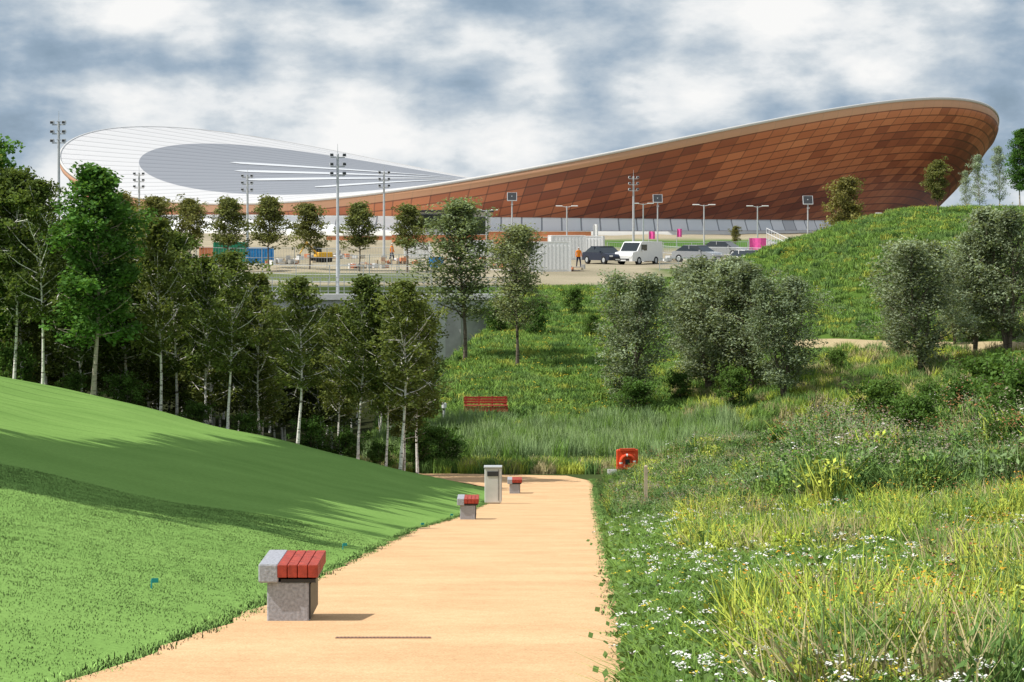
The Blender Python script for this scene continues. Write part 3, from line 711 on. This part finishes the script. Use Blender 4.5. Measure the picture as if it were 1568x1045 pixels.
# ---------------------------------------------------------------- bridge
b=B(); zt=-4.75
b.box((-13,168,zt-.35),(26,9,.7),M['concl']); b.box((-13,163.4,zt+.05),(26,.3,.35),M['concl'])
b.box((-13,168,zt-.95),(26,6,.5),M['conc'])
for k in range(53):
    xx=-26+k*.5; b.box((xx,163.4,zt+.75),(.045,.05,1.1),M['steelp'])
for zz in (1.28,.98,.7,.42): b.box((-13,163.4,zt+zz),(26,.04,.04),M['steelp'])
for xx in (-24,-16): b.cyl((xx,168,-12),(xx,168,zt-1),.5,.5,M['conc'],16)
b.prism([(163.6,-11),(171.5,-11),(171.5,zt-.7),(163.6,zt-.7)],-5.4,-3.2,M['conc'])
b.add([(-5.5,162.8,-11),(-1.0,165.5,-11),(-1.0,165.5,-5.6),(-5.5,162.8,zt),(-5.5,163.2,-11),(-1.0,166.1,-11),(-1.0,166.1,-5.6),(-5.5,163.2,zt)],[[0,1,2,3],[4,7,6,5],[3,2,6,7],[0,4,5,1],[1,5,6,2],[0,3,7,4]],M['concl'])
b.make('footbridge')

# ---------------------------------------------------------------- masts, lamps
def mast(px,d,yt):
    x_=SX(px,d); z_=G(x_,d); h=SZ(yt,d)-z_; b=B()
    b.box((0,0,.1),(.5,.5,.3),M['conc']); b.cyl((0,0,.1),(0,0,h-.2),.13,.08,M['steelp'],12); b.cyl((0,0,h-.2),(0,0,h+.5),.02,.01,M['steelp'],6)
    for k,zz in enumerate((h-.4,h-1.0,h-1.6)):
        b.box((0,0,zz),(.95,.07,.07),M['steelp'])
        for sx in (-.42,.42):
            b.box((sx,-.1,zz+.16),(.26,.22,.2),M['steelp'],top=(.8,.7)); b.box((sx,-.215,zz+.15),(.2,.012,.14),M['dark'])
        b.box((0,.0,zz+.2),(.05,.6,.05),M['steelp'])
    b.make('floodlight_mast',(x_,d,z_),random.uniform(-.3,.3))
for a in ((90,172,182),(517,172,232),(379,228,265),(213,245,262),(588,236,260),(970,262,268)): mast(*a)
def tlamp(px,d,yt):
    x_=SX(px,d); z_=G(x_,d); h=SZ(yt,d)-z_; b=B(); b.cyl((0,0,-.1),(0,0,h),.08,.06,M['steelp'],10)
    for s in (-1,1):
        b.cyl((0,0,h-.12),(s*.5,0,h-.02),.035,.03,M['steelp'],8); b.box((s*.8,0,h+.02),(.7,.28,.10),M['white'],bev=.03)
    b.make('street_lamp',(x_,d,z_))
for a in ((868,272,316),(1078,262,314),(1160,272,316),(1357,282,327),(745,262,322),(985,285,312)): tlamp(*a)
def slamp(px,d,yt):
    x_=SX(px,d); z_=G(x_,d); h=SZ(yt,d)-z_; b=B(); b.cyl((0,0,-.1),(0,0,h-.3),.07,.06,M['steelp'],10)
    b.add([(-.45,-.25,h-.75),(.45,-.25,h-.75),(.45,.2,h),(-.45,.2,h),(-.45,-.2,h-.79),(.45,-.2,h-.79),(.45,.25,h-.04),(-.45,.25,h-.04)],[[0,1,2,3],[7,6,5,4],[0,4,5,1],[1,5,6,2],[2,6,7,3],[3,7,4,0]],M['steelp'])
    b.add([(-.4,-.235,h-.70),(.4,-.235,h-.70),(.4,.175,h-.02),(-.4,.175,h-.02)],[[0,1,2,3]],M['dark'])
    b.box((0,-.35,h-1.1),(.2,.5,.08),M['steelp'])
    b.make('solar_street_lamp',(x_,d,z_))
for a in ((784,240,295),(1007,245,298),(1237,232,300)): slamp(*a)

# ---------------------------------------------------------------- vehicles
def car(name,px,d,rot,paint,van=False):
    b=B(); W=1.78
    if van: body=[(-2.4,.3),(-2.42,.8),(-2.3,1.05),(-1.6,1.15),(-1.0,1.88),(-.8,1.95),(2.35,1.95),(2.42,1.7),(2.42,.3)]
    else: body=[(-2.15,.3),(-2.18,.65),(-2.05,.82),(-1.15,.95),(1.9,.98),(2.1,.9),(2.15,.3)]
    b.prism(body,-W/2,W/2,paint)
    if not van:
        c0=[(-1.2,.95),(-.45,1.43),(1.0,1.46),(1.75,.98)]
        vs=[(-W/2+.04,y_,z_) if z_<1.1 else (-W/2+.2,y_,z_) for y_,z_ in c0]+[(W/2-.04,y_,z_) if z_<1.1 else (W/2-.2,y_,z_) for y_,z_ in c0]
        b.add(vs,[[0,1,5,4],[2,3,7,6],[0,3,2,1],[4,5,6,7]],M['glass']); 
        b.box((0,.28,1.465),(W-.44,1.5,.05),paint)
        for s in (-1,1): b.box((s*(W/2-.13),.35,1.2),(.05,.08,.5),paint)
    else:
        b.add([(-W/2+.1,-1.62,1.17),(W/2-.1,-1.62,1.17),(W/2-.1,-1.04,1.86),(-W/2+.1,-1.04,1.86)],[[0,1,2,3]],M['glass'])
        for s in (-1,1): b.box((s*(W/2+.005),-.55,1.45),(.02,.9,.5),M['glass'])
    for s in (-1,1):
        for yy in (-1.35,1.35):
            b.cyl((s*(W/2-.2),yy,.33),(s*(W/2+.02),yy,.33),.34,.34,M['tyre'],18); b.cyl((s*(W/2+.02),yy,.33),(s*(W/2+.03),yy,.33),.2,.18,M['steel'],12)
        b.box((s*.65,-2.18 if not van else -2.42,.68),(.3,.04,.14),M['white']); b.box((s*(W/2+.1),-.95,1.02 if not van else 1.2),(.16,.1,.12),paint)
        b.box((s*.7,2.15 if not van else 2.42,.8),(.2,.04,.2),M['red'])
    b.box((0,-2.19 if not van else -2.43,.45),(1.1,.03,.16),M['dark']); b.box((0,-2.2 if not van else -2.44,.38),(.5,.02,.1),M['white'])
    x_=SX(px,d); b.make(name,(x_,d,G(x_,d)),rot)
car('parked_van',978,222,math.radians(-35),M['carw'],True)
car('parked_car',1147,214,math.radians(25),M['carw']); car('parked_car',1068,226,math.radians(50),M['silver']); car('parked_car',1108,240,math.radians(60),M['silver'])
car('parked_car',1190,222,math.radians(70),M['card']); car('parked_car',925,222,math.radians(30),M['card'])
b=B()
for s in (-1,1): b.box((s*.8,0,.35),(.45,2.6,.6),M['tyre'],bev=.15)
b.box((0,.3,1.05),(1.9,2.2,.7),M['yellow'],bev=.1); b.box((-.45,-.4,1.8),(.8,1.1,1.0),M['glass'],top=(.85,.8)); b.box((-.45,-.4,2.33),(.85,1.15,.08),M['yellow'])
b.cyl((.3,-.8,1.2),(.3,-2.3,2.8),.18,.14,M['yellow'],8); b.cyl((.3,-2.3,2.8),(.3,-3.3,1.2),.13,.1,M['yellow'],8); b.box((.3,-3.4,.8),(.7,.5,.6),M['dark'],top=(1,.5))
x_=SX(492,226); b.make('excavator',(x_,226,G(x_,226)),math.radians(-65),.62)
def container(name,px,d,l,w,h,mat,rot=0):
    b=B(); b.box((0,0,h/2),(l,w,h),mat)
    for k in range(int(l/.3)): b.box((-l/2+.15+k*.3,-w/2-.02,h/2),(.14,.05,h-.3),mat)
    for sx in(-1,1):
        for sy in (-1,1): b.box((sx*l/2,sy*w/2,h/2),(.14,.14,h+.04),mat)
    b.box((0,0,h+.03),(l+.06,w+.06,.06),mat); x_=SX(px,d); b.make(name,(x_,d,G(x_,d)),rot)
container('green_container',353,226,2.6,2.2,1.75,M['green']); container('blue_container',398,222,2.2,1.6,1.25,M['blue'],.1)
container('site_cabin',868,232,3.0,2.4,2.1,M['white'],.1); container('site_cabin',905,238,2.2,2.4,2.0,M['white'],-.1); container('site_hoarding',842,205,3.2,.12,2.3,M['white'],.06)
container('storage_container',640,236,2.4,2.0,1.3,M['white'],.05); container('storage_container',780,230,2.0,1.5,1.1,M['conc'],.05)
container('blue_container',668,214,.9,.8,.8,M['blue'],.2); container('site_cabin',735,240,2.2,1.6,1.5,M['white'],.1); container('storage_container',320,232,1.6,1.6,1.1,M['terra'],.1)
for i,(px0,px1,d,y0) in enumerate(((748,905,284,355),(800,900,272,364),(600,760,290,360),(500,600,300,362))):
    x0,x1=SX(px0,d),SX(px1,d); z1=SZ(y0,d); z0=min(G(x0,d),G(x1,d))-.4; b=B(); b.box(((x0+x1)/2,d,(z0+z1)/2),(x1-x0,.6,z1-z0),M['terra']); b.box(((x0+x1)/2,d,z1+.03),(x1-x0+.1,.75,.06),M['concl']); b.make('retaining_wall')
x_=SX(690,312); z_=G(x_,312); b=B(); b.box((0,0,1.5),(9.5,5,3.0),M['white']); b.box((-1.8,-2.6,1.9),(3.6,.4,1.6),M['glass']); b.box((2.6,-2.55,1.3),(3.2,.2,2.2),M['glass']); b.box((0,-.6,3.12),(10.4,6.6,.25),M['dark'],bev=.05)
for k in range(6): b.box((-4.5+k*1.8,-2.56,1.5),(.12,.12,3.0),M['steelp'])
b.make('entrance_pavilion',(x_,312,z_))
def fence(px0,d0,px1,d1,h,step=2.4,mat='steel'):
    x0,x1=SX(px0,d0),SX(px1,d1); L=math.hypot(x1-x0,d1-d0); n=max(1,int(L/step)); b=B()
    for k in range(n+1):
        t=k/n; xx=x0+(x1-x0)*t; yy=d0+(d1-d0)*t; z_=G(xx,yy); b.box((xx,yy,z_+h/2),(.06,.06,h),M[mat])
        if k<n:
            t2=(k+1)/n; x2=x0+(x1-x0)*t2; y2=d0+(d1-d0)*t2; z2=G(x2,y2)
            for q in (.12,.5,.97): b.cyl((xx,yy,z_+h*q),(x2,y2,z2+h*q),.02,.02,M[mat],5)
            for j in range(1,12):
                s=j/12; b.cyl((xx+(x2-xx)*s,yy+(y2-yy)*s,z_+.1+(z2-z_)*s),(xx+(x2-xx)*s,yy+(y2-yy)*s,z_+h*.97+(z2-z_)*s),.01,.01,M[mat],4)
    b.make('mesh_fence')
fence(150,186,660,182,1.3); fence(1000,232,1190,222,1.3); fence(200,214,600,216,1.6); fence(700,206,830,200,1.7); fence(930,250,1230,252,1.1); fence(1010,205,1120,214,1.0); fence(520,196,700,200,1.6)
def banner(px,d,yt,w,h,mat):
    x_=SX(px,d); z_=G(x_,d); H_=SZ(yt,d)-z_; b=B(); b.cyl((-w/2,0,0),(-w/2,0,H_),.04,.03,M['steelp'],8); n=6
    vs=[];
    for k in range(n+1):
        for zz in (H_-.05,H_-h): vs.append((-w/2+.03+w*k/n,.08*math.sin(k*1.2),zz))
    b.add(vs,[[2*k,2*k+1,2*k+3,2*k+2] for k in range(n)],mat); b.make('banner_flag',(x_,d,z_))
banner(1160,232,364,1.5,1.5,M['pink']); banner(998,262,354,.6,.8,M['pink']); banner(912,262,343,.45,2.0,M['white']); banner(1040,272,350,.5,.9,M['pink'])
b=B(); p0=Vector((SX(1172,244),244,0)); p1=Vector((SX(1228,236),236,0)); z0=SZ(366,244); z1=G(p1.x,236)+.1
for k in range(15):
    t=k/14; p=p0.lerp(p1,t); zt_=z0+(z1-z0)*t; b.box((p.x,p.y,zt_-.3),(.42,2.2,.6),M['concl']); b.box((p.x,p.y-1.1,zt_+.5),(.04,.04,1.0),M['white'])
    if k<14:
        p2=p0.lerp(p1,(k+1)/14); z2=z0+(z1-z0)*(k+1)/14
        for q in (.55,1.0): b.cyl((p.x,p.y-1.1,zt_+q),(p2.x,p2.y-1.1,z2+q),.025,.025,M['white'],6)
b.make('access_stairs')
for px,d,s in ((1010,228,1.2),(860,206,1.0),(560,212,1.0),(440,220,1.0),(610,222,1.1),(250,222,1.0),(700,226,1.2),(330,214,1.0),(510,236,1.3),(760,214,.9)):
    g=g_(int(px)); x_=SX(px,d); b=B()
    for k in range(26): 
        q=g.normal(size=3)*np.array([.8,.5,.12])*s; b.box((q[0],q[1],abs(q[2])+.12),(g.uniform(.2,.7),g.uniform(.2,.5),g.uniform(.15,.4)),M[['conc','wood','terra','white'][k%4]],rz=g.uniform(0,3))
    b.make('building_materials_pile',(x_,d,G(x_,d)))
# site workers: one skinned surface each
def pmat(top):
    m,nt,o=newmat('workwear'); tc=N(nt,'ShaderNodeTexCoord'); s=N(nt,'ShaderNodeSeparateXYZ'); nt.links.new(tc.outputs['Object'],s.inputs[0])
    mm=N(nt,'ShaderNodeMath',operation='DIVIDE'); mm.inputs[1].default_value=2.0; nt.links.new(s.outputs[2],mm.inputs[0])
    r=ramp(nt,[(0,(.05,.04,.03)),(.05,(.03,.035,.07)),(.46,top),(.735,(.45,.27,.19)),(.83,(.8,.8,.78))]); r.color_ramp.interpolation='CONSTANT'
    nt.links.new(mm.outputs[0],r.inputs[0]); b=N(nt,'ShaderNodeBsdfDiffuse'); nt.links.new(r.outputs[0],b.inputs[0]); nt.links.new(b.outputs[0],o.inputs[0]); return m
def person(px,d,rot,top,step=.16):
    J=[(0,0,.95,.15),(0,0,1.2,.155),(0,0,1.42,.14),(0,0,1.52,.06),(0,-.01,1.6,.09),(0,-.01,1.72,.095),
       (-.2,0,1.40,.065),(-.25,.04,1.13,.048),(-.24,-.06,.9,.035),(.2,0,1.40,.065),(.25,-.03,1.13,.048),(.24,-.14,.92,.035),
       (-.1,0,.88,.10),(-.11,step*.5,.5,.07),(-.11,step,.08,.05),(-.11,step-.16,.04,.04),(.1,0,.88,.10),(.11,-step*.6,.5,.07),(.11,-step,.08,.05),(.11,-step-.16,.04,.04)]
    E=[(0,1),(1,2),(2,3),(3,4),(4,5),(2,6),(6,7),(7,8),(2,9),(9,10),(10,11),(0,12),(12,13),(13,14),(14,15),(0,16),(16,17),(17,18),(18,19)]
    me=bpy.data.meshes.new('worker'); me.from_pydata([j[:3] for j in J],E,[]); me.materials.append(pmat(top))
    x_=SX(px,d); o=obj('construction_worker',me,(x_,d,G(x_,d)),rot)
    o.modifiers.new('skin','SKIN')
    for i,j in enumerate(J): me.skin_vertices[0].data[i].radius=(j[3],j[3]*.85)
    me.skin_vertices[0].data[0].use_root=True
    sb=o.modifiers.new('sub','SUBSURF'); sb.levels=1; sb.render_levels=1
person(886,212,.5,(.8,.25,.03)); person(760,222,2.0,(.7,.7,.05)); person(600,224,1.2,(.8,.25,.03),.2)

# ---------------------------------------------------------------- sky + sun
el=math.radians(52); sd=Vector((.97,.24,0)).normalized()
light_dir=Vector((sd.x*math.cos(el),sd.y*math.cos(el),-math.sin(el)))
sun=bpy.data.lights.new('sun','SUN'); sun.energy=5.0; sun.angle=math.radians(.5); sun.color=(1,.95,.87)
so=bpy.data.objects.new('sun',sun); so.rotation_euler=light_dir.to_track_quat('-Z','Y').to_euler(); so.location=(-60,-20,90); scene.collection.objects.link(so)
w=bpy.data.worlds.new('World'); scene.world=w; w.use_nodes=True; nt=w.node_tree; nt.nodes.clear()
out=N(nt,'ShaderNodeOutputWorld'); bg=N(nt,'ShaderNodeBackground'); bg.inputs['Strength'].default_value=.1
sky=N(nt,'ShaderNodeTexSky'); sky.sky_type='NISHITA'; sky.sun_disc=False; sky.sun_elevation=el; sky.sun_rotation=math.atan2(-sd.x,-sd.y)
tc=N(nt,'ShaderNodeTexCoord')
def wn_(scale,zs,loc,detail,rough,dist):
    mp=N(nt,'ShaderNodeMapping'); mp.inputs['Scale'].default_value=(1,1,zs); mp.inputs['Location'].default_value=loc
    nt.links.new(tc.outputs['Generated'],mp.inputs[0]); n=N(nt,'ShaderNodeTexNoise'); n.inputs['Scale'].default_value=scale; n.inputs['Detail'].default_value=detail
    n.inputs['Roughness'].default_value=rough; n.inputs['Distortion'].default_value=dist; nt.links.new(mp.outputs[0],n.inputs['Vector']); return n.outputs['Fac']
A=wn_(21,2.1,(.31,.2,.12),12,.54,.05)      # cumulus puffs
A2=wn_(21,2.1,(.31,.2,.108),12,.54,.05)    # same field sampled just below -> lit tops, grey bases
Bn=wn_(6,5.0,(.7,.1,.4),3,.45,0)           # broad layers
def wm(op,a,b=None,c=None):
    n_=N(nt,'ShaderNodeMath',operation=op)
    for q,v_ in ((0,a),(1,b),(2,c)):
        if v_ is None: continue
        if isinstance(v_,bpy.types.NodeSocket): nt.links.new(v_,n_.inputs[q])
        else: n_.inputs[q].default_value=v_
    return n_.outputs[0]
sx=N(nt,'ShaderNodeSeparateXYZ'); nt.links.new(tc.outputs['Generated'],sx.inputs[0]); gxx,gzz=sx.outputs[0],sx.outputs[2]
def blob(cx,cz,wx,wz,amp):   # a cloud bank at azimuth cx / elevation cz
    a=wm('POWER',wm('ABSOLUTE',wm('DIVIDE',wm('SUBTRACT',gxx,cx),wx)),2.0); b_=wm('POWER',wm('ABSOLUTE',wm('DIVIDE',wm('SUBTRACT',gzz,cz),wz)),2.0)
    return wm('MULTIPLY',wm('EXPONENT',wm('MULTIPLY',wm('ADD',a,b_),-1.0)),amp)
s1=wm('ADD',wm('MULTIPLY',A,.68),wm('MULTIPLY',Bn,.36))
s1=wm('ADD',s1,wm('MULTIPLY',wm('SUBTRACT',A2,A),.45))
for q in ((-.17,.062,.09,.010,-.085),(-.02,.055,.08,.006,-.03),(.17,.060,.05,.012,.055),(-.09,.050,.06,.008,.05),(.05,.052,.05,.010,.05),(.02,.077,.08,.007,.03),(-.14,.078,.06,.006,.04)):
    s1=wm('ADD',s1,blob(*q))
cr=ramp(nt,[(.40,(.22,.32,.45)),(.46,(.35,.45,.56)),(.505,(.50,.58,.66)),(.54,(.64,.70,.75)),(.575,(.82,.85,.87)),(.63,(.97,.97,.96))])
nt.links.new(s1,cr.inputs[0])
sc=N(nt,'ShaderNodeVectorMath',operation='SCALE'); sc.inputs['Scale'].default_value=9.8; nt.links.new(cr.outputs[0],sc.inputs[0])
cov=ramp(nt,[(.38,(.75,.75,.75)),(.46,(1,1,1))]); nt.links.new(s1,cov.inputs[0])
cc=mixc(nt,sky.outputs[0],sc.outputs[0],cov.outputs[0]); nt.links.new(cc,bg.inputs['Color']); nt.links.new(bg.outputs[0],out.inputs[0])

# ---------------------------------------------------------------- camera
cam=bpy.data.cameras.new('camera'); co=bpy.data.objects.new('camera',cam); scene.collection.objects.link(co)
co.location=(0,0,0); co.rotation_euler=(math.radians(90),0,0); cam.sensor_width=36; cam.lens=F/1568*36; cam.shift_y=-182.5/1568; cam.clip_start=.5; cam.clip_end=6000
scene.camera=co
scene.view_settings.view_transform='Standard'; scene.view_settings.look='None'; scene.view_settings.exposure=0; scene.view_settings.gamma=1
